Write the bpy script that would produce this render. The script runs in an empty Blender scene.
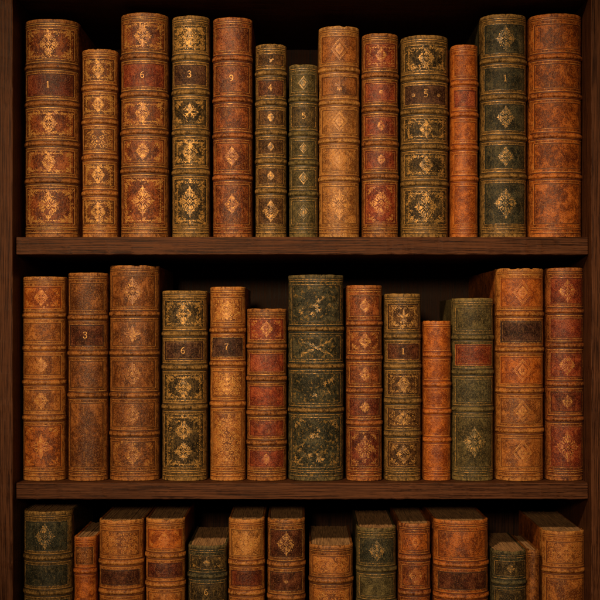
import bpy, bmesh, math, random
from mathutils import Vector, noise

scene = bpy.context.scene
COL = scene.collection
K = 0.0013            # metres per photograph pixel at the plane of the spines
D = 1.62              # camera to that plane
EYE = 322.0           # eye level, in photograph rows
ZC = (600 - EYE) * K


def PX(px, y=0.0):
    return (px - 300) * K * (D + y) / D


def PZ(py, y=0.0):
    return ZC + (EYE - py) * K * (D + y) / D


# ------------------------------------------------------------------ materials
def lerp(a, b, t):
    return tuple(x + (y - x) * t for x, y in zip(a, b))


PAL = {  # main, dark mottling, rubbed leather
    'redbrown': ((.225, .048, .010), (.092, .017, .005), (.46, .18, .045)),
    'brown': ((.205, .062, .013), (.088, .023, .005), (.42, .175, .042)),
    'darkbrown': ((.078, .032, .013), (.032, .014, .006), (.30, .15, .045)),
    'tan': ((.340, .105, .017), (.165, .042, .008), (.54, .25, .062)),
    'gold_tan': ((.390, .150, .030), (.200, .066, .014), (.56, .30, .085)),
    'orange': ((.420, .104, .010), (.230, .042, .006), (.54, .19, .04)),
    'mottled': ((.360, .086, .009), (.140, .028, .006), (.52, .19, .04)),
    'red': ((.240, .036, .012), (.120, .015, .006), (.42, .14, .038)),
    'deepred': ((.145, .022, .009), (.065, .011, .005), (.34, .12, .035)),
    'maroon': ((.088, .022, .011), (.040, .011, .006), (.27, .11, .04)),
    'green': ((.037, .040, .027), (.016, .018, .013), (.17, .125, .05)),
    'palegreen': ((.078, .070, .038), (.040, .036, .020), (.22, .165, .06)),
    'olive': ((.080, .066, .029), (.040, .032, .015), (.24, .17, .06)),
    'oliveband': ((.110, .063, .021), (.048, .029, .011), (.38, .215, .062)),
    'black': ((.042, .029, .016), (.018, .013, .008), (.26, .16, .045)),
    'purple': ((.062, .024, .017), (.030, .012, .009), (.22, .11, .05)),
}
_mats = {}


def new_mat(name):
    m = bpy.data.materials.new(name)
    m.use_nodes = True
    nt = m.node_tree
    for n in list(nt.nodes):
        if n.type not in {'BSDF_PRINCIPLED', 'OUTPUT_MATERIAL'}:
            nt.nodes.remove(n)
    b = next(n for n in nt.nodes if n.type == 'BSDF_PRINCIPLED')
    return m, nt, b


class NT:
    def __init__(s, nt):
        s.nt = nt

    def n(s, t, **kw):
        x = s.nt.nodes.new(t)
        for k, v in kw.items():
            setattr(x, k, v)
        return x

    def link(s, a, b):
        s.nt.links.new(a, b)

    def noise(s, vec, scale, detail=4, rough=.55, dist=0.0):
        x = s.n('ShaderNodeTexNoise')
        x.inputs['Scale'].default_value = scale
        x.inputs['Detail'].default_value = detail
        x.inputs['Roughness'].default_value = rough
        x.inputs['Distortion'].default_value = dist
        s.link(vec, x.inputs['Vector'])
        return x.outputs['Fac']

    def remap(s, v, a, b, c=0.0, d=1.0):
        x = s.n('ShaderNodeMapRange', interpolation_type='SMOOTHSTEP')
        for i, q in zip((1, 2, 3, 4), (a, b, c, d)):
            x.inputs[i].default_value = q
        s.link(v, x.inputs[0])
        return x.outputs[0]

    def math(s, op, a, b=None, clamp=False):
        x = s.n('ShaderNodeMath', operation=op, use_clamp=clamp)
        for i, q in enumerate((a, b)):
            if q is None:
                continue
            if isinstance(q, (int, float)):
                x.inputs[i].default_value = q
            else:
                s.link(q, x.inputs[i])
        return x.outputs[0]

    def mix(s, f, a, b, blend='MIX'):
        x = s.n('ShaderNodeMix', data_type='RGBA', blend_type=blend)
        for sock, q in ((x.inputs[0], f), (x.inputs[6], a), (x.inputs[7], b)):
            if isinstance(q, (int, float)):
                sock.default_value = q
            elif isinstance(q, tuple):
                sock.default_value = (*q, 1)
            else:
                s.link(q, sock)
        return x.outputs[2]

    def vec(s, scale=(1, 1, 1), loc=(0, 0, 0)):
        tc = s.n('ShaderNodeTexCoord')
        mp = s.n('ShaderNodeMapping')
        mp.inputs['Scale'].default_value = scale
        mp.inputs['Location'].default_value = loc
        s.link(tc.outputs['Object'], mp.inputs['Vector'])
        return mp.outputs['Vector']

    def bump(s, h, strength, dist, prev=None):
        x = s.n('ShaderNodeBump')
        x.inputs['Strength'].default_value = strength
        x.inputs['Distance'].default_value = dist
        s.link(h, x.inputs['Height'])
        if prev is not None:
            s.link(prev, x.inputs['Normal'])
        return x.outputs['Normal']


GOLD = (.54, .29, .072)


def leather(pal, seed, gilt=0.0, mottle=1.0, patches=0.0):
    key = ('L', pal, seed, gilt, mottle, patches)
    if key in _mats:
        return _mats[key]
    A, Bc, C = PAL[pal]
    rnd = random.Random(hash((pal, seed * 7 + 3)) if False else seed * 131 + len(pal))
    f = 1 + rnd.uniform(-.10, .10)
    A = tuple(c * f for c in A)
    m, nt, bs = new_mat('%s_leather' % pal)
    t = NT(nt)
    loc = (rnd.uniform(-9, 9), rnd.uniform(-9, 9), rnd.uniform(-9, 9))
    v = t.vec((1, 1, 1), loc)
    big = t.noise(v, rnd.uniform(32, 75), 5, .62, .6)
    k_sc, k_fine = rnd.uniform(.15, .5), rnd.uniform(.65, .95)
    mid = t.noise(v, 230, 5, .68, .3)
    fine = t.noise(v, 760, 3, .6)
    col = t.mix(t.remap(t.math('ADD', t.math('MULTIPLY', big, .62), t.math('MULTIPLY', mid, .38)), .42, .60), tuple(c * .68 for c in Bc), A)
    col = t.mix(t.math('MULTIPLY', t.remap(big, .53, .68), min(1, .60 * mottle)), col, lerp(tuple(c * 1.25 for c in A), C, .35))
    # dark specks and pores
    col = t.mix(t.math('MULTIPLY', t.remap(fine, .52, .36), k_fine), col, tuple(c * .4 for c in Bc))
    col = t.mix(t.math('MULTIPLY', t.remap(fine, .54, .66), .55), col, lerp(A, C, .75))
    # pale scuffs
    sc = t.noise(t.vec((1, 1, .35), tuple(c + 3 for c in loc)), 330, 5, .7)
    col = t.mix(t.math('MULTIPLY', t.remap(sc, .53, .66), k_sc), col, C)
    if patches > 0:
        pn = t.noise(v, 250, 2, .5, .3)
        pm = t.math('MULTIPLY', t.remap(pn, .57, .64), patches)
        pm = t.math('MULTIPLY', pm, t.remap(mid, .36, .52))
        col = t.mix(pm, col, (.27, .155, .035))
    # creases and scratches
    cr = t.noise(t.vec((1, 1, .5), tuple(c - 2 for c in loc)), rnd.uniform(60, 95), 3, .55, 1.2)
    crk = t.remap(t.math('ABSOLUTE', t.math('SUBTRACT', cr, .5)), .010, .002)
    col = t.mix(t.math('MULTIPLY', t.math('MULTIPLY', crk, t.remap(mid, .48, .58)), .75), col, tuple(c * .45 for c in Bc))
    st = t.noise(t.vec((1.6, 1, .45), tuple(c + 5 for c in loc)), rnd.uniform(110, 160), 2, .5, .8)
    sk = t.remap(t.math('ABSOLUTE', t.math('SUBTRACT', st, .5)), .009, .002)
    col = t.mix(t.math('MULTIPLY', t.math('MULTIPLY', sk, t.remap(big, .54, .62)), .6), col, C)
    # rubbed edges and crests
    at = t.n('ShaderNodeAttribute', attribute_name='wear')
    w = t.math('MULTIPLY', at.outputs['Fac'], t.remap(t.math('ADD', t.math('MULTIPLY', mid, .5), t.math('MULTIPLY', sc, .5)), .40, .58))
    col = t.mix(t.math('MULTIPLY', w, .85), col, C)
    if gilt > 0:
        gn = t.noise(v, 420, 4, .7)
        gm = t.math('MULTIPLY', t.remap(gn, .50, .60), gilt)
        gm = t.math('MULTIPLY', gm, t.remap(mid, .40, .55))
        col = t.mix(gm, col, GOLD)
    t.link(col, bs.inputs['Base Color'])
    t.link(t.remap(t.math('ADD', t.math('MULTIPLY', mid, .6), t.math('MULTIPLY', fine, .4)), .3, .7, .30, .48), bs.inputs['Roughness'])
    bs.inputs['Specular IOR Level'].default_value = rnd.uniform(.24, .40) * (.45 if max(A) < .13 else 1)
    vor = t.n('ShaderNodeTexVoronoi', feature='DISTANCE_TO_EDGE')
    vor.inputs['Scale'].default_value = 700
    t.link(v, vor.inputs['Vector'])
    n1 = t.bump(t.remap(vor.outputs['Distance'], 0, .12), .25, .0004)
    n2 = t.bump(mid, .5, .0016, n1)
    n3 = t.bump(fine, .5, .0008, n2)
    t.link(n3, bs.inputs['Normal'])
    _mats[key] = m
    return m


def gold(pal, level, seed):
    """gold leaf rubbed down to the leather, level 0..1"""
    key = ('G', pal, level, seed)
    if key in _mats:
        return _mats[key]
    A, Bc, C = PAL[pal]
    rnd = random.Random(seed * 17 + int(level * 100))
    m, nt, bs = new_mat('gold_leaf')
    t = NT(nt)
    v = t.vec((1, 1, 1), (rnd.uniform(-9, 9), rnd.uniform(-9, 9), rnd.uniform(-9, 9)))
    n1 = t.noise(v, 300, 4, .65)
    n2 = t.noise(v, 900, 3, .6)
    s = t.math('ADD', t.math('MULTIPLY', n1, .55), t.math('MULTIPLY', n2, .45))
    th = .61 - .20 * level
    mask = t.remap(s, th - .05, th + .11)
    g = t.mix(n2, lerp(GOLD, C, .6 - .35 * level), tuple(min(1, c * 1.25) for c in GOLD))
    col = t.mix(mask, lerp(A, C, .16), g)
    t.link(col, bs.inputs['Base Color'])
    t.link(t.math('MULTIPLY', mask, .38), bs.inputs['Metallic'])
    t.link(t.remap(n2, .3, .7, .3, .55), bs.inputs['Roughness'])
    t.link(t.bump(n2, .4, .0006), bs.inputs['Normal'])
    _mats[key] = m
    return m


def blind(pal, seed):
    """dark blind-tooled line pressed in the leather; also grime and painted shade under bands"""
    key = ('B', pal)
    if key in _mats:
        return _mats[key]
    m, nt, bs = new_mat('blind_tooling_and_shade')
    t = NT(nt)
    v = t.vec()
    n = t.noise(v, 300, 3)
    Bc = PAL[pal][1]
    t.link(t.mix(n, tuple(c * .4 for c in Bc), tuple(c * .8 for c in Bc)), bs.inputs['Base Color'])
    bs.inputs['Roughness'].default_value = .6
    _mats[key] = m
    return m


def paper_mat():
    m, nt, bs = new_mat('aged_paper')
    t = NT(nt)
    lines = t.noise(t.vec((1, .02, .05)), 1500, 3, .7)
    stain = t.noise(t.vec(), 40, 4)
    col = t.mix(t.remap(lines, .35, .65), (.085, .040, .015), (.58, .32, .13))
    col = t.mix(t.math('MULTIPLY', stain, .6), col, (.26, .13, .048))
    t.link(col, bs.inputs['Base Color'])
    bs.inputs['Roughness'].default_value = .8
    t.link(t.bump(lines, .7, .0008), bs.inputs['Normal'])
    return m


def wood_mat(axis, seed, tone=1.0):
    rnd = random.Random(seed)
    m, nt, bs = new_mat('walnut_wood')
    t = NT(nt)
    sc = [1, 1, 1]
    sc[axis] = .007
    sc2 = [1, 1, 1]
    sc2[axis] = .014
    loc = (rnd.uniform(-9, 9), rnd.uniform(-9, 9), rnd.uniform(-9, 9))
    g1 = t.noise(t.vec(tuple(sc), loc), 330, 6, .72, .25)
    g2 = t.noise(t.vec(tuple(sc2), loc), 900, 4, .7, .1)
    big = t.noise(t.vec(tuple(sc2), loc), 60, 4, .6, .5)
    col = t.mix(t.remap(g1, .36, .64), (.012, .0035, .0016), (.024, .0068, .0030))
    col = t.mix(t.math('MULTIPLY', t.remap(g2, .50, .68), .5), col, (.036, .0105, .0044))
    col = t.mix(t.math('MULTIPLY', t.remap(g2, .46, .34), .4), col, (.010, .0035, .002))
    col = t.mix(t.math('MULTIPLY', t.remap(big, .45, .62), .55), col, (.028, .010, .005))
    at = t.n('ShaderNodeAttribute', attribute_name='wear')
    col = t.mix(t.math('MULTIPLY', t.math('MULTIPLY', at.outputs['Fac'], t.remap(g2, .38, .6)), .7), col, (.13, .050, .022))
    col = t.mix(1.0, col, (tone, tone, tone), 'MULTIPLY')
    t.link(col, bs.inputs['Base Color'])
    t.link(t.remap(g2, .3, .7, .42, .65), bs.inputs['Roughness'])
    bs.inputs['Specular IOR Level'].default_value = .09
    n1 = t.bump(g1, .3, .001)
    t.link(t.bump(g2, .3, .0006, n1), bs.inputs['Normal'])
    return m


# ------------------------------------------------------------------ objects
def link(name, verts, faces, mats, parent=None, wear=None, midx=None, smooth=True):
    me = bpy.data.meshes.new(name)
    me.from_pydata([(x * K, y * K, z * K) for x, y, z in verts], [], faces)
    for mt in mats:
        me.materials.append(mt)
    if midx:
        me.polygons.foreach_set('material_index', midx)
    if smooth:
        me.polygons.foreach_set('use_smooth', [True] * len(me.polygons))
    if wear is not None:
        at = me.attributes.new('wear', 'FLOAT', 'POINT')
        at.data.foreach_set('value', wear)
    me.update()
    o = bpy.data.objects.new(name, me)
    COL.objects.link(o)
    if parent:
        o.parent = parent
    return o


def grid(fn, cols, rows):
    """fn(i, j) -> vertex; faces wound to face -y"""
    v = [fn(i, j) for j in range(rows) for i in range(cols)]
    f = []
    for j in range(rows - 1):
        for i in range(cols - 1):
            a = j * cols + i
            f.append((a, a + 1, a + cols + 1, a + cols))
    return v, f


# ------------------------------------------------------------------ tooling motifs (2-D, pixels)
class Pen:
    def __init__(s, rnd):
        s.st = []       # (points, width, tapered)
        s.pl = []       # polygons
        s.r = rnd
        s.drop = .05

    def line(s, pts, w=.62, taper=False):
        if s.r.random() > s.drop:
            s.st.append((pts, w * s.r.uniform(.85, 1.15), taper))

    def dot(s, x, y, r=.5):
        if s.r.random() > s.drop:
            n = 7
            a0 = s.r.random() * 6
            s.pl.append([(x + r * math.cos(a0 + 6.283 * i / n) * s.r.uniform(.8, 1.1), y + r * math.sin(a0 + 6.283 * i / n)) for i in range(n)])

    def leaf(s, x, y, ang, ln, wd):
        if s.r.random() < s.drop:
            return
        c, q = math.cos(ang), math.sin(ang)
        P = []
        for u, vv in ((0, 0), (.25, .8), (.5, 1), (.75, .62), (1, 0), (.75, -.62), (.5, -1), (.25, -.8)):
            X, Y = u * ln, vv * wd * .5
            P.append((x + X * c - Y * q, y + X * q + Y * c))
        s.pl.append(P)

    def curl(s, x, y, r, a0, turns=1.1, d=1, w=.55):
        pts = []
        n = max(8, int(14 * turns))
        for i in range(n + 1):
            k = i / n
            rr = r * (1 - .78 * k)
            a = a0 + d * 6.283 * turns * k
            pts.append((x + rr * math.cos(a), y + rr * math.sin(a)))
        s.line(pts, w, True)

    def arc(s, x, y, r, a0, a1, w=.55):
        n = 8
        s.line([(x + r * math.cos(a0 + (a1 - a0) * i / n), y + r * math.sin(a0 + (a1 - a0) * i / n)) for i in range(n + 1)], w)


PI = math.pi


def m_diamond(p, cx, cy, hx, hy):
    """lozenge-shaped floral medallion"""
    j = lambda q=.07: 1 + p.r.uniform(-q, q)
    m = min(hx, hy)
    p.dot(cx, cy, m * .13)
    p.line([(cx, cy + hy * .24), (cx + hx * .26, cy), (cx, cy - hy * .24), (cx - hx * .26, cy), (cx, cy + hy * .24)], .65)
    for sx in (-1, 1):
        for sy in (-1, 1):
            for u in (.16, .38, .60, .82):      # scrolls along the four sides
                x, y = cx + sx * hx * .86 * u, cy + sy * hy * .86 * (1 - u)
                r = m * .155 * j(.15)
                p.curl(x, y, r, math.atan2(sy, sx), 1.2, sx * sy * (1 if u < .5 else -1), .6)
                p.leaf(cx + sx * hx * .42 * u, cy + sy * hy * .42 * (1 - u), math.atan2(sy * hy * (1 - u), sx * hx * u), m * .36 * j(), m * .15)
            p.line([(cx + sx * hx * .95 * u, cy + sy * hy * .95 * (1 - u) - sy * hy * .06 * math.sin(u * 9.42) ** 2) for u in [k / 12 for k in range(1, 12)]], .5)
            p.dot(cx + sx * hx * .56, cy + sy * hy * .56, .42)
    for sx in (-1, 1):
        p.leaf(cx + sx * hx * .26, cy, 0 if sx > 0 else PI, hx * .48, hy * .16)
        p.leaf(cx + sx * hx * .72, cy, 0 if sx > 0 else PI, hx * .36 * j(), hy * .13)
    for sy in (-1, 1):
        p.leaf(cx, cy + sy * hy * .24, sy * PI / 2, hy * .46, hx * .26)
        p.leaf(cx, cy + sy * hy * .68, sy * PI / 2, hy * .40 * j(), hx * .2)
        p.dot(cx, cy + sy * hy * .72, .6)


def m_lozenge(p, cx, cy, hx, hy):
    for k in (1, .84):
        pts = []
        for q in range(4):
            a, b = [(0, 1), (1, 0), (0, -1), (-1, 0), (0, 1)][q:q + 2]
            for i in range(7):
                u = i / 7
                x, y = a[0] + (b[0] - a[0]) * u, a[1] + (b[1] - a[1]) * u
                sc = k * (1 - .07 * math.sin(u * PI * 3) ** 2)
                pts.append((cx + x * hx * sc, cy + y * hy * sc))
        pts.append(pts[0])
        p.line(pts, .62 if k == 1 else .45)
    m_diamond(p, cx, cy, hx * .52, hy * .52)


def m_cross(p, cx, cy, hx, hy):
    for q in range(4):
        a = q * PI / 2
        L = hy if q % 2 else hx
        p.leaf(cx, cy, a, L * .95, min(hx, hy) * .42)
        p.curl(cx + math.cos(a + .5) * L * .5, cy + math.sin(a + .5) * L * .5, min(hx, hy) * .2, a, 1.1, 1)
        p.curl(cx + math.cos(a - .5) * L * .5, cy + math.sin(a - .5) * L * .5, min(hx, hy) * .2, a, 1.1, -1)
        d = a + PI / 4
        p.leaf(cx + math.cos(d) * hx * .15, cy + math.sin(d) * hy * .15, d, min(hx, hy) * .42, min(hx, hy) * .18)
        p.dot(cx + math.cos(d) * hx * .52, cy + math.sin(d) * hy * .52, .45)
    p.dot(cx, cy, min(hx, hy) * .15)


def m_fleur(p, cx, cy, hx, hy):
    p.leaf(cx, cy - hy * .3, PI / 2, hy * 1.25, hx * .38)
    p.leaf(cx, cy - hy * .3, -PI / 2, hy * .65, hx * .24)
    for s in (-1, 1):
        p.leaf(cx, cy - hy * .2, PI / 2 - s * .8, hy * .85, hx * .3)
        p.curl(cx + s * hx * .6, cy + hy * .1, hx * .3, PI / 2, 1.1, -s)
        p.leaf(cx, cy - hy * .3, -PI / 2 + s * .8, hy * .5, hx * .2)
        p.curl(cx + s * hx * .4, cy - hy * .62, hx * .2, PI / 2, 1, s)
    p.line([(cx - hx * .45, cy - hy * .3), (cx + hx * .45, cy - hy * .3)], .8)


def m_corner(p, cx, cy, hx, hy, size):
    for sx in (-1, 1):
        for sy in (-1, 1):
            X, Y = cx + sx * hx, cy + sy * hy
            s = size * p.r.uniform(.88, 1.1)
            p.curl(X - sx * s * .42, Y - sy * s * .42, s * .36, PI / 4 if sx * sy > 0 else 3 * PI / 4, 1.4, sx * sy)
            p.leaf(X - sx * s * .3, Y - sy * s * .3, math.atan2(-sy, -sx), s * .95, s * .24)
            p.curl(X - sx * s * 1.05, Y - sy * s * .22, s * .22, 0, 1.2, -sx * sy)
            p.curl(X - sx * s * .22, Y - sy * s * 1.05, s * .22, PI / 2, 1.2, sx * sy)
            p.leaf(X - sx * s * .5, Y - sy * s * .15, PI if sx > 0 else 0, s * .9, s * .18)
            p.leaf(X - sx * s * .15, Y - sy * s * .5, -sy * PI / 2, s * .9, s * .18)
            for k in range(5):
                p.dot(X - sx * s * p.r.uniform(.1, 1.3), Y - sy * s * p.r.uniform(.1, .8), p.r.uniform(.3, .5))


def m_border(p, cx, cy, hx, hy, s=2.4):
    n = max(2, int(2 * hx / s))
    for i in range(n):
        x = cx - hx + (i + .5) * 2 * hx / n
        for sy in (-1, 1):
            y = cy + sy * hy
            p.arc(x, y - sy * s * .2, s * .38, 0, PI * sy * -1, .5)
            p.leaf(x, y - sy * s * .35, -sy * PI / 2, s * p.r.uniform(.4, .75), s * .28)
            if p.r.random() < .5:
                p.dot(x + s * .4, y - sy * s * .6, .38)
    n = max(2, int(2 * hy / s))
    for i in range(n):
        y = cy - hy + (i + .5) * 2 * hy / n
        for sx in (-1, 1):
            x = cx + sx * hx
            p.arc(x - sx * s * .2, y, s * .36, PI / 2, PI / 2 + PI * sx, .5)
            if p.r.random() < .7:
                p.leaf(x - sx * s * .3, y, PI if sx > 0 else 0, s * p.r.uniform(.35, .7), s * .26)


def m_dust(p, cx, cy, hx, hy, depth, dens):
    """small leaves, curls and points crowded along the border"""
    for i in range(int((hx + hy) * 2.6 * dens)):
        u = p.r.random() ** 1.7 * depth
        if p.r.random() < hx / (hx + hy):
            x, y = p.r.uniform(-hx, hx), (hy - u) * p.r.choice((-1, 1))
        else:
            x, y = (hx - u) * p.r.choice((-1, 1)), p.r.uniform(-hy, hy)
        x += cx
        y += cy
        q = p.r.random()
        if q < .4:
            p.dot(x, y, p.r.uniform(.28, .55))
        elif q < .75:
            p.leaf(x, y, p.r.uniform(0, 6.28), p.r.uniform(1.2, 2.6), p.r.uniform(.5, .95))
        else:
            p.curl(x, y, p.r.uniform(.8, 1.5), p.r.uniform(0, 6.28), 1.1, p.r.choice((-1, 1)), .5)


def m_filigree(p, cx, cy, hx, hy, dense=1.0):
    """close mirrored scrollwork over the whole panel"""
    rows = max(3, int(hy * 2 / 3.3 * dense))
    cols = max(2, int(hx / 3.1 * dense))
    for r in range(rows):
        y = cy - hy + (r + .5) * 2 * hy / rows
        for c in range(cols):
            x = min(hx - .8, (c + (.25 if r % 2 else .75)) * hx / cols)
            q = min(hx / cols, 2 * hy / rows) * .5
            k = p.r.random()
            a0, d, dy = p.r.uniform(0, 6.28), p.r.choice((-1, 1)), p.r.uniform(-.5, .5)
            for sx in (-1, 1):
                a = a0 if sx > 0 else PI - a0
                if k < .5:
                    p.curl(cx + sx * x, y + dy, q * 1.15, a, 1.3, d * sx, .6)
                elif k < .85:
                    p.leaf(cx + sx * x - math.cos(a) * q, y + dy - math.sin(a) * q, a, q * 2.3, q * .8)
                    p.arc(cx + sx * x, y + dy, q, a + .5, a + 2.4 * d * sx, .5)
                else:
                    p.dot(cx + sx * x, y + dy, q * .5)
                if k > .3:
                    p.dot(cx + sx * (x + q * .9), y - q * .8, .35)


def m_saltire(p, cx, cy, hx, hy):
    for q in range(4):
        a = math.atan2(hy, hx) * (1 if q in (0, 2) else -1) + (PI if q > 1 else 0)
        L = math.hypot(hx, hy)
        for k in range(5):
            u = .12 + .18 * k
            x, y = cx + math.cos(a) * L * u, cy + math.sin(a) * L * u
            p.leaf(x, y, a + p.r.uniform(-.7, .7), L * .22, L * .10)
            p.curl(x, y, L * .075, a, 1.1, 1 if k % 2 else -1)
    p.dot(cx, cy, 1.4)


def m_cluster(p, cx, cy, hx, hy, n=6):
    for i in range(n):
        x, y = cx + p.r.uniform(-.8, .8) * hx, cy + p.r.uniform(-.8, .8) * hy
        s = p.r.uniform(2.2, 4.2)
        for k in range(6):
            a = k * PI / 3 + p.r.random()
            p.leaf(x, y, a, s * p.r.uniform(.6, 1), s * .4)
        p.dot(x, y, .8)
        for k in range(4):
            p.dot(x + p.r.uniform(-s, s), y + p.r.uniform(-s, s), p.r.uniform(.3, .6))


def _bz(a, b, c, d, n=8):
    out = []
    for i in range(n + 1):
        t = i / n
        u = 1 - t
        out.append(tuple(u**3 * a[k] + 3 * u * u * t * b[k] + 3 * u * t * t * c[k] + t**3 * d[k] for k in (0, 1)))
    return out


DIG = {
    '1': [([(-.02, -.5), (-.02, .5)], .15), ([(-.02, .48), (-.2, .3)], .09), ([(-.22, -.49), (.2, -.49)], .09)],
    '3': [(_bz((-.25, .32), (-.2, .58), (.28, .58), (.24, .26)), .11), (_bz((.24, .26), (.2, .08), (.0, .06), (-.06, .05)), .09),
          (_bz((-.06, .05), (.36, .08), (.36, -.46), (.0, -.5)), .14), (_bz((.0, -.5), (-.2, -.5), (-.3, -.4), (-.24, -.26)), .12)],
    '4': [([(.1, -.5), (.1, .5)], .14), ([(.1, .5), (-.3, -.16)], .09), ([(-.3, -.16), (.32, -.16)], .09), ([(-.05, -.5), (.25, -.5)], .08)],
    '5': [([(-.18, .48), (.24, .48)], .13), ([(-.18, .48), (-.2, .08)], .09), (_bz((-.2, .08), (.0, .24), (.34, .14), (.28, -.2)), .13),
          (_bz((.28, -.2), (.24, -.52), (-.16, -.56), (-.26, -.32)), .11)],
    '6': [(_bz((.2, .46), (-.12, .44), (-.34, .02), (-.24, -.26)), .12), (_bz((-.24, -.26), (-.18, -.58), (.3, -.58), (.26, -.18)), .13),
          (_bz((.26, -.18), (.2, .12), (-.16, .12), (-.25, -.2)), .1)],
    '9': [(_bz((-.2, -.46), (.12, -.44), (.34, -.02), (.24, .26)), .12), (_bz((.24, .26), (.18, .58), (-.3, .58), (-.26, .18)), .13),
          (_bz((-.26, .18), (-.2, -.12), (.16, -.12), (.25, .2)), .1)],
    '7': [([(-.24, .36), (-.22, .47), (.26, .47)], .13), (_bz((.26, .47), (.1, .2), (-.06, .0), (-.06, -.5)), .13)],
}


def m_digit(p, ch, cx, cy, h):
    d = p.drop
    p.drop = 0
    for pts, w in DIG[ch]:
        p.line([(cx + x * h, cy + y * h) for x, y in pts], w * h * .95)
    p.drop = d


# ------------------------------------------------------------------ a book
class Spine:
    def __init__(s, w, h, seed):
        s.a = w / 2
        s.b = 1.5 + .36 * w
        s.n = 2.0
        s.h = h
        s.o = seed * 13.7

    def disp(s, x, z):
        return .30 * noise.noise((x / 11 + s.o, z / 13, s.o)) + .13 * noise.noise((x / 3.2, z / 3.6 + s.o, 5.1))

    def at(s, x, z, off=0.0):
        t = max(-.9995, min(.9995, x / s.a))
        k = abs(t)
        yy = (1 - k ** s.n) ** (1 / s.n)
        gx = s.n / s.a * k ** (s.n - 1) * (1 if t > 0 else -1)
        gy = -s.n / s.b * yy ** (s.n - 1)
        L = math.hypot(gx, gy)
        off += s.disp(t * s.a, z)
        return (t * s.a + gx / L * off, -s.b * yy + gy / L * off, z)

    def xs(s, k, cols):
        """columns denser towards the joints, from -k*a to k*a"""
        th = math.acos(max(0, min(1, k)) ** (s.n / 2))
        out = []
        for i in range(cols):
            q = PI - th - (PI - 2 * th) * i / (cols - 1)
            c = math.cos(q)
            out.append(s.a * (1 if c > 0 else -1) * abs(c) ** (2 / s.n))
        return out


def gild(name, sp, pen, mats, parent, off=.32, blindset=None):
    """lay strokes and polygons of a motif on the curved leather as thin gold leaf"""
    V, F, M = [], [], []

    def put(strokes, polys, mi, of):
        lim = sp.a * .97
        for pts, w, tap in strokes:
            q = [pts[0]]
            for a, b in zip(pts, pts[1:]):
                n = max(1, int(math.hypot(b[0] - a[0], b[1] - a[1]) / 1.6))
                for i in range(1, n + 1):
                    q.append((a[0] + (b[0] - a[0]) * i / n, a[1] + (b[1] - a[1]) * i / n))
            base = len(V)
            N = len(q)
            for i, (x, z) in enumerate(q):
                x0, z0 = q[max(0, i - 1)]
                x1, z1 = q[min(N - 1, i + 1)]
                dx, dz = x1 - x0, z1 - z0
                L = math.hypot(dx, dz) or 1
                ww = w * .5 * ((1.15 - .5 * i / N) if tap else 1)
                for sg in (1, -1):
                    X = max(-lim, min(lim, x - dz / L * ww * sg))
                    V.append(sp.at(X, z + dx / L * ww * sg, of))
                if i:
                    b = base + 2 * i
                    F.append((b - 2, b - 1, b + 1, b))
                    M.append(mi)
        for P in polys:
            base = len(V)
            for x, z in P:
                V.append(sp.at(max(-lim, min(lim, x)), z, of + .04))
            F.append(tuple(range(base, base + len(P))))
            M.append(mi)

    put(pen.st, pen.pl, 0, off)
    if blindset:
        put(blindset, [], 1, off - .06)
    if not V:
        return None
    # make every face look outward
    me_v = [Vector(v) for v in V]
    for i, f in enumerate(F):
        a, b, c = me_v[f[0]], me_v[f[1]], me_v[f[2]]
        if (b - a).cross(c - a).y > 0:
            F[i] = tuple(reversed(f))
    return link(name, V, F, mats, parent, midx=M)


PAPER = paper_mat()
_count = [0]


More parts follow.
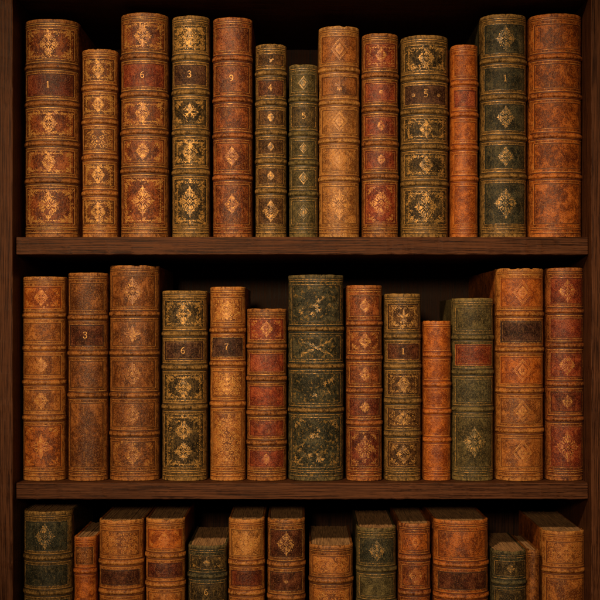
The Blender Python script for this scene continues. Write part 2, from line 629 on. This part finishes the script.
def book(row, x0, x1, top, bands, label, spine, comps, gl=.6, depth=112, gilt=.0, mottle=1.0, patches=.0, setback=None, bandpal=None, boards=None, plain=False):
    _count[0] += 1
    seed = _count[0]
    rnd = random.Random(seed * 991 + 5)
    bottom = {1: 237.3, 2: 481.3, 3: 727.0}[row]
    w, h = x1 - x0, bottom - top
    setback = rnd.uniform(0, 3.0) if setback is None else setback
    w -= .3
    w *= 1 + .7 * (1.5 + .36 * w + setback) * K / D
    sp = Spine(w, h, seed)
    root = bpy.data.objects.new('book', None)
    COL.objects.link(root)
    y0 = (sp.b + setback) * K
    root.location = (PX((x0 + x1) / 2, y0 * .8), y0, PZ(bottom))
    root.rotation_euler = (0, 0, math.radians(rnd.uniform(-.35, .35)))
    root.empty_display_size = .02
    root['label'] = label
    root['category'] = 'book'
    root['group'] = {1: 'old leather books on the top shelf', 2: 'old leather books on the middle shelf', 3: 'old leather books on the bottom shelf'}[row]
    smat = leather(spine, seed, gilt, mottle, patches)
    bmat = leather(bandpal, seed, gilt, mottle) if bandpal else smat
    boardmat = leather(boards or spine, seed, 0, mottle)

    # --- spine leather with turned-in caps
    cols = 40
    X = sp.xs(1, cols)
    rows = [('z', .0, -1.4), ('z', -.0, -.4), ('z', .5, 0)]
    nz = max(24, int(h / 1.9))
    rows += [('z', .9 + (h - 1.9) * i / (nz - 1), 0) for i in range(nz)]
    rows += [('z', h - .35, -.25), ('z', h - .02, -.9), ('z', h - .05, -1.7), ('z', h - .5, -2.1), ('z', h - 1.8, -2.3)]
    chip = rnd.choice((0, 0, 0, .5, .9))
    V, W = [], []
    joint = [(-sp.a, 5.5), (-sp.a + .7, 3.3), (-sp.a, 1.4)]
    for _, z, off in rows:
        hz = (z / h)
        for jx, jy in joint:
            V.append((jx - off, jy, z))
            W.append(.35)
        for x in X:
            k = abs(x) / sp.a
            zz = z
            if hz > .97:       # worn, slightly uneven cap
                zz += .35 * noise.noise((x / 6 + sp.o, 1.3, 2.2)) - .35 * k ** 6
                nick = noise.noise((x / 4.5 + sp.o * 1.7, 7.7, 1.1))
                zz -= chip * max(0, min(1, (nick - .18) / .2))
            V.append(sp.at(x, zz, off))
            wz = max(0, 1 - (h - z) / 4.5) + max(0, 1 - z / 5)
            we = math.exp(-((k - .93) / .07) ** 2) * .30
            W.append(min(1, wz * .9 + we + .12))
        for jx, jy in reversed(joint):
            V.append((-jx + off, jy, z))
            W.append(.35)
    C = cols + 6
    F = []
    for j in range(len(rows) - 1):
        for i in range(C - 1):
            a = j * C + i
            F.append((a, a + 1, a + C + 1, a + C))
    so = link('spine', V, F, [smat], root, wear=W)
    if plain:
        bands = []

    # --- head and tail gilt rules on the spine
    pen = Pen(rnd)
    pen.drop = 0

    def rule(pen, z, k=.95, wd=.62):
        xx = sp.xs(k, 25)
        pen.line([(x, z + .12 * noise.noise((x / 4, z, sp.o))) for x in xx], wd)

    bl = []
    tail = [gold(spine, min(1, gl + .05), seed), blind(spine, seed)]
    for z in (5.2, 8.6, 10.4):
        rule(pen, z)
        bl.append(([(x, z - .75) for x in sp.xs(.96, 25)], .55, False))
    gild('gilt_rule', sp, pen, tail, so, .25, bl)
    pen = Pen(rnd)
    pen.drop = 0
    bl = []
    for z in (h - 4.6, h - 6.6):
        rule(pen, z)
        bl.append(([(x, z + .75) for x in sp.xs(.96, 25)], .55, False))
    gild('gilt_rule', sp, pen, tail, so, .25, bl)

    # --- raised bands, leather over the sewing cords
    zb = [bottom - b for b in bands]
    for z in zb:
        rr = 11
        hw = 2.35
        xx = sp.xs(1, 34)

        def fn(i, j):
            u = -1 + 2 * j / (rr - 1)
            prof = (max(0, 1 - abs(u) ** 2.4)) ** .62 * 1.6 - .25
            zz = z + u * hw + .14 * noise.noise((xx[i] / 8 + z, sp.o, 3.3))
            prof += .09 * noise.noise((xx[i] / 2.5, zz / 2.5, sp.o))
            x, y, q = sp.at(xx[i], zz, prof)
            lim = sp.a + .65
            return (max(-lim, min(lim, x)), y, q)
        V, F = grid(fn, 34, rr)
        # wrap the ends back to the boards
        W = []
        for j in range(rr):
            u = abs(-1 + 2 * j / (rr - 1))
            for i in range(34):
                W.append(max(0, 1 - u * 1.35) * .7 + .1)
        base = len(V)
        for j in range(rr):
            xl = V[j * 34][0]
            xr = V[j * 34 + 33][0]
            V.append((max(xl, -sp.a - .5) + .3, 4.6, V[j * 34][2]))
            V.append((min(xr, sp.a + .5) - .3, 4.6, V[j * 34 + 33][2]))
            W += [.2, .2]
        for j in range(rr - 1):
            F.append((base + 2 * j, j * 34, (j + 1) * 34, base + 2 * j + 2))
            F.append((j * 34 + 33, base + 2 * j + 1, base + 2 * j + 3, (j + 1) * 34 + 33))
        bo = link('raised_band', V, F, [bmat], root, wear=W)
        for s in (-1, 1):
            pen = Pen(rnd)
            pen.drop = 0
            rule(pen, z + s * 4.4, .96, .6)
            bl = [([(x, z + s * 3.4) for x in sp.xs(.985, 25)], 1.0 if s > 0 else 1.5, False)]  # wider below the band: grime plus under-band shade put into the colour
            gild('gilt_rule', sp, pen, [gold(spine, gl + .12, seed), blind(spine, seed)], bo, .27, bl)

    # --- tooled panels between the bands
    edges = [h - 9.5] + zb + [13.0]
    for ci, spec in enumerate(comps):
        if ci >= len(edges) - 1 or plain:
            break
        pal, fr, orn = spec if isinstance(spec, tuple) else (spine, 1, spec)
        zt = edges[ci] - (0 if ci == 0 else 6.5)
        zl = edges[ci + 1] + (0 if ci == len(edges) - 2 else 6.5)
        if zt < 130 and row == 3 or zt - zl < 6:
            if zt - zl < 6:
                continue
        k = .88 if w > 34 else .84
        xa = k * sp.a
        cx, cy = 0, (zt + zl) / 2
        xs_ = sp.xs(k, 24)
        nr = max(8, int((zt - zl) / 2.4))

        def fp(i, j):
            z = zl + (zt - zl) * j / (nr - 1)
            e = i in (0, 23) or j in (0, nr - 1)
            return sp.at(xs_[i], z, -.1 if e else .17)
        V, F = grid(fp, 24, nr)
        W = []
        for j in range(nr):
            for i in range(24):
                e = min(i, 23 - i) / 23 * 2 * xa
                e2 = min(j, nr - 1 - j) / (nr - 1) * (zt - zl)
                W.append(.55 * math.exp(-min(e, e2) / 1.6))
        isl = 'n' in orn
        pm = leather(pal, seed + ci * 50 + 100, gilt * .6, mottle, patches)
        po = link('title_label' if isl else 'panel', V, F, [pm], root, wear=W)
        G = gold(pal, gl, seed)
        # frame
        pen = Pen(rnd)
        pen.drop = 0
        bl = []
        for q in range(fr):
            ins = .5 + q * 1.9
            L = xa - ins
            X_ = sp.xs(L / sp.a, 21)
            wd = .56 if q == 0 else .3
            for z in (zt - ins, zl + ins):
                pen.line([(x, z) for x in X_], wd)
            for s in (-1, 1):
                pen.line([(s * L, zl + ins), (s * L, zt - ins)], wd)
            if q == 0:
                for z in (zt - ins - .75, zl + ins + .75):
                    bl.append(([(x, z) for x in X_], .6, False))
                for s in (-1, 1):
                    bl.append(([(s * (L - .75), zl + ins), (s * (L - .75), zt - ins)], .6, False))
        if fr:
            gild('gilt_frame', sp, pen, [G, blind(pal, seed)], po, .40, bl)
        # ornament
        pen = Pen(rnd)
        hx, hz = xa - 3.0, (zt - zl) / 2 - 2.6
        if fr > 1:
            hx -= 1.2
            hz -= 1.2
        s = min(hx * .86, hz * .95, 12)
        asp = min(1.35, max(1.0, hz / max(hx, 1)))
        c = orn
        if 'W' in c:
            m_filigree(pen, cx, cy, hx, hz)
        if 'w' in c:
            m_filigree(pen, cx, cy, hx, hz, .8)
        if 'B' in c:
            m_border(pen, cx, cy, hx, hz)
        if 'B' in c:
            m_dust(pen, cx, cy, hx + .8, hz + .8, min(6.5, hx * .42, hz * .5), 1.0)
        if 'C' in c:
            m_corner(pen, cx, cy, hx, hz, min(7.0, hx * .4, hz * .5))
            m_dust(pen, cx, cy, hx + .8, hz + .8, min(5.5, hx * .4, hz * .45), .35)
        if 'D' in c and '2' not in c:
            dy = min(hz * .98, hx * 1.15, 14.5)
            m_diamond(pen, cx, cy, dy * .76, dy)
        if '2' in c:
            for sy in (-1, 1):
                m_diamond(pen, cx, cy + sy * hz * .42, min(hx * .6, 9), min(hz * .36, 12))
        if 'd' in c:
            dy = min(hz * .82, hx * .85, 9.5)
            m_diamond(pen, cx, cy, dy * .74, dy)
        if 'L' in c:
            dy = min(hz * .98, hx * 1.25, 15)
            m_lozenge(pen, cx, cy, dy * .78, dy)
        if 'X' in c:
            m_cross(pen, cx, cy, s * .9, min(hz * .9, s * 1.15))
        if 'F' in c:
            m_fleur(pen, cx, cy, s * .75, min(hz * .9, s * .95))
        if 'S' in c:
            m_saltire(pen, cx, cy, hx * .75, hz * .85)
        if 'K' in c:
            m_cluster(pen, cx, cy, hx, hz, int(hx * hz / 45))
        if 'o' in c:
            m_cross(pen, cx, cy, 2.4, 2.4)
        if pen.st or pen.pl:
            gild('ornament', sp, pen, [G], po, .38)
        if isl:
            pen = Pen(rnd)
            pen.drop = 0
            ch = c[c.index('n') + 1]
            m_digit(pen, ch, cx - (.5 if w > 30 else 0), cy + .4, 6.2 if w > 34 else 5.8)
            if '~' in c:
                pen.line([(cx - 2.2, cy + 5.0), (cx + 2.0, cy + 5.0)], .7)
            gild('numeral', sp, pen, [gold(pal, .95, seed)], po, .42)
            if '~' in c:
                pen = Pen(rnd)
                pen.drop = 0
                for sx in (-1, 1):
                    m_cross(pen, cx + sx * 12.5, cy - .3, 2.3, 2.3)
                gild('ornament', sp, pen, [gold(pal, .7, seed)], po, .40)

    # --- boards
    for sx in (-1, 1):
        bm = bmesh.new()
        bmesh.ops.create_cube(bm, size=1)
        for v in bm.verts:
            v.co = Vector(((sx * (sp.a - 1.15) + v.co.x * 2.3) * K, (4.9 + (v.co.y + .5) * (depth - 4.9)) * K, (v.co.z + .5) * (h - 1.0) * K))
        bmesh.ops.bevel(bm, geom=bm.edges[:], offset=.7 * K, segments=2, affect='EDGES', profile=.6)
        bmesh.ops.subdivide_edges(bm, edges=[e for e in bm.edges if e.calc_length() > 20 * K], cuts=6, use_grid_fill=True)
        me = bpy.data.meshes.new('cover_board')
        bm.to_mesh(me)
        bm.free()
        at = me.attributes.new('wear', 'FLOAT', 'POINT')
        vals = []
        for v in me.vertices:
            d = min(v.co.z, h * K - v.co.z, depth * K - v.co.y) / K
            vals.append(max(0, 1 - d / 2.5) * .8)
        at.data.foreach_set('value', vals)
        me.materials.append(boardmat)
        o = bpy.data.objects.new('cover_board', me)
        COL.objects.link(o)
        o.parent = root

    # --- page block, sewn gatherings of uneven height
    xi = sp.a - 2.5
    ng = max(5, int(xi * 2 / 1.5))
    V, F = [], []
    yb = depth - 4
    for g in range(ng):
        xa_, xb_ = -xi + 2 * xi * g / ng + .04, -xi + 2 * xi * (g + 1) / ng - .04
        zt = h - 1.5 + rnd.uniform(-.55, .4)
        k = 1 - (abs((g + .5) / ng * 2 - 1)) ** 2.6
        ya = 1.0 - max(0, k) ** .5 * sp.b * .80
        ye = yb + rnd.uniform(-.4, .4)
        b = len(V)
        for z in (2.4, zt):
            V += [(xa_, ya, z), (xb_, ya, z), (xb_, ye, z), (xa_, ye, z)]
        F += [(b, b + 1, b + 5, b + 4), (b + 1, b + 2, b + 6, b + 5), (b + 2, b + 3, b + 7, b + 6), (b + 3, b, b + 4, b + 7), (b + 4, b + 5, b + 6, b + 7), (b + 3, b + 2, b + 1, b)]
    link('page_block', V, F, [PAPER], root, smooth=False)
    return root


# ------------------------------------------------------------------ the bookcase
case = bpy.data.objects.new('bookcase', None)
COL.objects.link(case)
case['label'] = 'dark walnut bookcase with three shelves holding rows of old books'
case['category'] = 'bookcase'
WX, WZ = wood_mat(0, 3), wood_mat(2, 8)
YB = .29


def plank(name, x0, x1, y0, y1, z0, z1, mat, bev=.0016):
    bm = bmesh.new()
    bmesh.ops.create_cube(bm, size=1)
    for v in bm.verts:
        v.co = Vector((x0 + (v.co.x + .5) * (x1 - x0), y0 + (v.co.y + .5) * (y1 - y0), z0 + (v.co.z + .5) * (z1 - z0)))
    dims = (x1 - x0, y1 - y0, z1 - z0)
    ax = dims.index(max(dims))
    # chop the long way so the arrises can be a little uneven
    long_e = [e for e in bm.edges if abs((e.verts[0].co - e.verts[1].co)[ax]) > dims[ax] * .9]
    bmesh.ops.bevel(bm, geom=bm.edges[:], offset=bev, segments=3, affect='EDGES', profile=.55)
    long_e = [e for e in bm.edges if abs((e.verts[0].co - e.verts[1].co)[ax]) > dims[ax] * .8]
    bmesh.ops.subdivide_edges(bm, edges=long_e, cuts=110, use_grid_fill=True)
    W = []
    for v in bm.verts:
        c = v.co
        lo, hi = (x0, y0, z0), (x1, y1, z1)
        near = sum(1 for k in range(3) if k != ax and min(c[k] - lo[k], hi[k] - c[k]) < bev * 1.02)
        front = c.y < y0 + bev * 1.1
        W.append(1.0 if near == 2 and front else 0.0)
        if near == 2:
            q = .0005 * noise.noise(tuple(c * 90)) + .0003 * noise.noise(tuple(c * 300))
            for k in range(3):
                if k != ax:
                    c[k] += q * (1 if c[k] > (lo[k] + hi[k]) / 2 else -1)
    me = bpy.data.meshes.new(name)
    bm.to_mesh(me)
    bm.free()
    at = me.attributes.new('wear', 'FLOAT', 'POINT')
    at.data.foreach_set('value', W)
    me.materials.append(mat)
    me.polygons.foreach_set('use_smooth', [False] * len(me.polygons))
    o = bpy.data.objects.new(name, me)
    COL.objects.link(o)
    o.parent = case
    return o


YP, YS = -.027, -.0125
xl, xr = PX(12.8, YP), PX(591.2, YP)
plank('side_panel', xl - .035, xl, YP, YB, -.26, .86, WZ)
plank('side_panel', xr, xr + .035, YP, YB, -.26, .86, WZ)
E = .0004
for b_top, f_bot in ((237.6, 254.6), (481.6, 499.4), (727.3, 746)):
    plank('shelf', xl + E, xr - E, YS, YB - .001, PZ(f_bot, YS), PZ(b_top), WX)
plank('top_board', xl + E, xr - E, YS, YB - .001, PZ(-1.5, YS), PZ(-22, YS), WX)
plank('back_panel', xl - .03, xr + .03, YB, YB + .01, -.26, .86, wood_mat(2, 21, .35))  # low tone puts the shade behind the books into the wood colour

# ------------------------------------------------------------------ the books
R = 'redbrown'
book(1, 24.6, 79.2, 18, [65.5, 102.7, 142.8, 180.2], 'thick reddish brown book numbered 1 beside the left upright on the top shelf', 'brown',
     [(R, 1, 'DCB'), ('deepred', 1, 'n1'), (R, 1, 'DCB'), (R, 1, 'DCB'), (R, 1, 'DCB')], .78, 130)
book(1, 82, 117.6, 48, [87, 120.8, 156.6, 192.6], 'short tan book densely gilt in every panel, second from the left on top shelf', 'tan',
     [('brown', 1, 'DCB'), ('brown', 1, 'DCB'), ('brown', 1, 'w'), ('brown', 1, 'DCB'), ('brown', 1, 'DCB')], .8, 104)
book(1, 120.6, 168.6, 12, [55.5, 93.6, 131.4, 170], 'tall reddish orange book with a red label numbered 6 on the top shelf', 'brown',
     [(R, 1, 'DCB'), ('red', 1, 'n6'), (R, 1, 'DCB'), (R, 2, 'DC'), (R, 1, 'DCB')], .72, 120)
book(1, 172, 209.6, 15, [57, 91.5, 132, 171.6], 'dark greenish black book with heavy gilding numbered 3 on the top shelf', 'oliveband',
     [('black', 1, 'DCBW'), ('purple', 1, 'n3'), ('black', 1, 'XC'), ('black', 1, 'DCB'), ('black', 1, 'DCB')], .8, 118, gilt=.25)
book(1, 212.8, 252.4, 16.5, [57.6, 99, 135, 177], 'plain reddish brown book with a faint gilt numeral 9 on the top shelf', R,
     [(R, 1, ''), (R, 1, 'n9'), (R, 1, ''), (R, 1, 'd'), (R, 1, 'd')], .55, 116)
book(1, 255.4, 286.6, 43.5, [72.6, 102.6, 132, 160.8, 190.8], 'narrow dark brown book with six panels numbered 4 on the top shelf', 'oliveband',
     [('darkbrown', 1, 'F'), ('maroon', 1, 'n4'), ('darkbrown', 1, 'd'), ('darkbrown', 1, 'd'), ('darkbrown', 1, 'd'), ('darkbrown', 1, 'D')], .65, 104, gilt=.15)
book(1, 289, 318, 64, [99, 133.5, 162.6, 193.5], 'shortest olive green book numbered 5 on the top shelf', 'olive',
     [('olive', 1, 'L'), ('black', 1, 'n5'), ('olive', 1, 'L'), ('olive', 1, 'L'), ('olive', 1, 'L')], .5, 100, gilt=.12)
book(1, 318.6, 359.6, 25.5, [69, 102, 140.4, 178.5], 'golden tan book with diamond stamps and one brown fleur panel on the top shelf', 'gold_tan',
     [('tan', 1, 'L'), ('brown', 1, 'F'), ('gold_tan', 1, 'L'), ('gold_tan', 1, 'L'), ('gold_tan', 1, 'D')], .42, 116)
book(1, 362, 398.6, 32.4, [74.4, 108.6, 142.8, 176], 'bright red panelled book in tan leather frames on the top shelf', 'brown',
     [('red', 2, 'dB'), ('red', 2, 'o'), ('red', 2, 'd'), ('red', 2, 'd'), ('red', 2, 'DC')], .62, 112)
book(1, 401, 448.4, 34.5, [77.4, 111, 146.4, 183], 'olive and black book with a very dark label numbered 5 between two small stars', 'oliveband',
     [('black', 1, 'DCB'), ('purple', 1, 'n5~'), ('black', 1, 'DCB'), ('black', 1, 'DCB'), ('black', 1, 'DCB')], .72, 120, gilt=.12)
book(1, 451, 478, 44, [82.5, 114, 147, 178.5], 'narrow bright orange book without ornaments beside the green book numbered 1', 'orange',
     [('orange', 1, ''), ('red', 1, ''), ('orange', 1, ''), ('orange', 1, ''), ('orange', 1, '')], .45, 104)
book(1, 480.4, 526.6, 13.5, [60, 96.6, 137.4, 175.5], 'tall dark green book with gilt lozenges numbered 1 on the top shelf', 'oliveband',
     [('green', 1, 'D'), ('green', 1, 'n1'), ('green', 1, 'D'), ('green', 1, 'D'), ('green', 1, 'D')], .6, 125, gilt=.1, boards='green')
book(1, 528.8, 582, 12.6, [55.5, 94.5, 135, 175.5], 'wide mottled orange brown book beside the right upright on the top shelf', 'mottled',
     [('mottled', 1, ''), ('mottled', 1, ''), ('mottled', 1, ''), ('mottled', 1, ''), ('mottled', 1, '')], .45, 125, mottle=2.0)

book(2, 22.5, 65.4, 276.4, [315.4, 348.4, 382.6, 418.6], 'orange brown book with faint stamps beside the left upright on the middle shelf', 'tan',
     [('orange', 1, 'DC'), ('tan', 1, ''), ('tan', 1, 'D'), ('tan', 1, 'D'), ('mottled', 1, 'XC')], .5, 118)
book(2, 68, 107.5, 272.5, [317.5, 353.5, 395.5], 'mottled brown book with a dark label numbered 3 on the middle shelf', 'brown',
     [('brown', 1, ''), ('maroon', 1, 'n3'), ('brown', 1, ''), ('brown', 1, '')], .5, 116, mottle=1.3)
book(2, 109.5, 159.4, 265, [314, 353.5, 395.5, 434.5], 'tall brown book with faint lozenges in five panels on the middle shelf', 'brown',
     [('brown', 1, 'D'), ('brown', 1, 'X'), ('brown', 1, 'D'), ('brown', 1, 'D'), ('brown', 1, 'DC')], .42, 138)
book(2, 162, 207.2, 290.5, [334, 367.5, 407.5], 'greenish black book with a purple brown label numbered 6 on the middle shelf', 'oliveband',
     [('black', 1, 'DCB'), ('purple', 2, 'n6'), ('black', 1, 'DCB'), ('black', 1, '2CB')], .72, 112, gilt=.15)
book(2, 210, 245.6, 286.6, [330.4, 364, 404.5], 'bright tan book covered in gilt scrolls with a dark label numbered 7', 'tan',
     [('tan', 2, 'WD'), ('purple', 1, 'n7'), ('tan', 1, 'WD'), ('tan', 2, 'W')], .66, 110)
book(2, 246.8, 286.6, 308.5, [346.6, 379, 413.5, 443.5], 'short red book with tan bands and a gilt lozenge in its top panel', 'brown',
     [('red', 1, 'DC'), ('red', 1, ''), ('red', 1, ''), ('red', 1, ''), ('red', 1, 'd')], .58, 104)
book(2, 288.2, 343.8, 274.6, [329, 366.4, 410.5], 'widest dark green book speckled with gold blotches on the middle shelf', 'green',
     [('green', 1, 'K'), ('green', 1, 'S'), ('green', 1, 'K'), ('green', 1, 'KC')], .62, 122, patches=.6, bandpal='oliveband')
book(2, 346.6, 382.2, 285, [323.5, 358, 391, 423.4], 'reddish brown book with five stamped lozenges right of the gold speckled green book', R,
     [(R, 1, 'd'), (R, 1, 'DC'), (R, 1, 'D'), ('deepred', 1, 'X'), ('deepred', 2, 'DC')], .6, 112)
book(2, 384.4, 421, 293.5, [336.4, 366.4, 401.5, 434.5], 'dark brown gilt book with a small numeral 1 on the middle shelf', 'oliveband',
     [('darkbrown', 2, 'FCB'), ('maroon', 1, 'n1'), ('darkbrown', 1, 'DB'), ('darkbrown', 1, 'DW'), ('darkbrown', 2, 'DC')], .64, 108, gilt=.1)
book(2, 423.4, 451, 320.8, [355, 384.4, 412, 440.5], 'shortest narrow orange book on the middle shelf', 'orange',
     [('orange', 0, ''), ('orange', 0, ''), ('orange', 0, ''), ('orange', 0, ''), ('orange', 0, '')], .4, 98)
book(2, 452, 493.6, 298, [337.6, 372.4, 409.6], 'olive green book with a plain red label panel on the middle shelf', 'olive',
     [('olive', 1, ''), ('red', 2, ''), ('palegreen', 1, ''), ('olive', 1, 'D')], .5, 112, gilt=.12, boards='olive')
book(2, 496, 543.8, 268, [314, 349.6, 391, 431], 'tall orange book with a blank dark purple label on the middle shelf', 'tan',
     [('orange', 1, 'L'), ('purple', 2, ''), ('orange', 1, 'L'), ('tan', 1, 'L'), ('tan', 1, 'L')], .5, 195, boards='mottled')
book(2, 546.6, 583.6, 267.4, [311, 345.4, 384.4, 419.5], 'dark red book with brown bands beside the right upright on the middle shelf', 'redbrown',
     [('red', 1, 'D'), ('red', 1, ''), ('red', 1, 'D'), ('deepred', 1, 'd'), ('red', 1, 'D')], .55, 118)

F5 = lambda a, b, c=None: [a, b] + [c or b] * 3
book(3, 23.4, 72.2, 512, [558.5, 593.6, 633, 672], 'dark green book with brown bands beside the left upright on the bottom shelf', 'oliveband',
     F5(('green', 1, 'D'), ('green', 1, ''), ('green', 1, 'D')), .5, 130, boards='green')
book(3, 74, 96.2, 537.5, [572, 606, 645, 684], 'small narrow orange book beside the dark green book on the bottom shelf', 'orange',
     F5(('brown', 1, 'w'), ('orange', 0, ''), ('orange', 0, '')), .35, 96)
book(3, 99, 143.6, 521, [563.6, 593.2, 633, 676], 'tan book with gilt scrolls above a blank maroon label, third on the bottom shelf', 'tan',
     F5(('tan', 1, 'W'), ('maroon', 1, ''), ('tan', 1, 'D')), .4, 112)
book(3, 145.6, 185.2, 519.8, [556.4, 585.5, 628, 672], 'orange tan book with a dark red label left of the short black book', 'tan',
     F5(('orange', 1, 'DC'), ('deepred', 1, ''), ('tan', 1, 'D')), .38, 118, boards='mottled')
book(3, 188, 227, 546, [576.5, 608, 645, 684], 'short greenish black book numbered 6 on the bottom shelf', 'green',
     F5(('black', 1, 'XC'), ('black', 1, 'n6'), ('black', 1, 'D')), .5, 112)
book(3, 228.6, 264.6, 519.5, [563.6, 593.6, 634, 676], 'tan book with one lozenge over a dark red label, right of short black book', 'tan',
     F5(('gold_tan', 1, 'D'), ('deepred', 1, ''), ('tan', 1, 'D')), .42, 116)
book(3, 267.4, 305.2, 520, [565.4, 599, 640, 680], 'brown book with a large gilt cross on a maroon panel on the bottom shelf', 'brown',
     F5(('maroon', 1, 'D'), ('maroon', 1, 'o'), ('maroon', 1, 'D')), .6, 118)
book(3, 309, 353.2, 546, [581.6, 614, 650, 688], 'short tan brown book with scroll stamped leather left of the olive book', 'brown',
     F5(('tan', 1, 'DW'), ('tan', 1, 'W'), ('tan', 1, 'D')), .38, 116)
book(3, 356.5, 396.2, 528.5, [570.5, 604, 642, 682], 'dark olive book with a single gilt lozenge on the bottom shelf', 'olive',
     F5(('green', 1, 'D'), ('olive', 1, ''), ('green', 1, 'D')), .5, 116, boards='green')
book(3, 398.6, 430.6, 524, [558.5, 593.6, 634, 676], 'narrow reddish orange book with small lozenges right of the dark olive book', R,
     F5(('mottled', 1, 'd'), (R, 1, 'D'), (R, 1, 'd')), .42, 116)
book(3, 433.4, 488.6, 521, [565.4, 597.5, 640, 680], 'widest mottled orange red book with a dark label panel on the bottom shelf', 'mottled',
     F5(('mottled', 1, ''), ('maroon', 1, ''), ('mottled', 1, '')), .45, 120)
book(3, 491.6, 526.4, 551.6, [583.4, 616, 652, 690], 'short greenish black book with a thin gilt cross left of the thin brown book', 'green',
     F5(('black', 1, 'X'), ('black', 1, ''), ('black', 1, 'D')), .5, 108)
book(3, 527.2, 539.6, 550.4, [], 'thinnest brown book squeezed beside the tan book at the right of the bottom shelf', 'brown', [], .3, 92, plain=True)
book(3, 541.4, 585.2, 531.5, [571.4, 610, 650, 690], 'tan brown book with a scroll stamp beside the right upright on the bottom shelf', 'tan',
     F5(('tan', 1, 'DW'), ('tan', 1, ''), ('tan', 1, 'D')), .35, 128, boards='mottled')

# ------------------------------------------------------------------ light, world, camera
w = bpy.data.worlds.new('World')
scene.world = w
w.use_nodes = True
bg = next(n for n in w.node_tree.nodes if n.type == 'BACKGROUND')
bg.inputs['Color'].default_value = (1, .72, .48, 1)
bg.inputs['Strength'].default_value = .005


def lamp(name, loc, target, energy, size, col, blend=1.0, angle=50):
    L = bpy.data.lights.new(name, 'SPOT')
    L.energy = energy
    L.shadow_soft_size = size
    L.color = col
    L.spot_blend = blend
    L.spot_size = math.radians(angle)
    o = bpy.data.objects.new(name, L)
    COL.objects.link(o)
    o.location = loc
    o.rotation_euler = (Vector(target) - Vector(loc)).to_track_quat('-Z', 'Y').to_euler()
    return o


lamp('reading_lamp', (-.64, -1.95, ZC + 1.28), (0.02, 0, ZC + .05), 225, .09, (1, .69, .38), 1.0, 33)
lamp('fill_lamp', (-.22, -2.3, ZC + .34), (0.0, 0, ZC - .06), 105, .10, (1, .69, .38), 1.0, 34)  # added frontal fill, brightens page tops and spine centres

cam = bpy.data.cameras.new('Camera')
co = bpy.data.objects.new('Camera', cam)
COL.objects.link(co)
co.location = (0, -D, ZC)
co.rotation_euler = (math.radians(90), 0, 0)
cam.sensor_width = 36
cam.lens = 36 * D / (600 * K)
cam.shift_y = (EYE - 300) / 600
cam.clip_start = .05
cam.clip_end = 50
scene.camera = co

scene.view_settings.view_transform = 'Standard'
scene.view_settings.look = 'None'
scene.view_settings.exposure = 0
scene.view_settings.gamma = 1
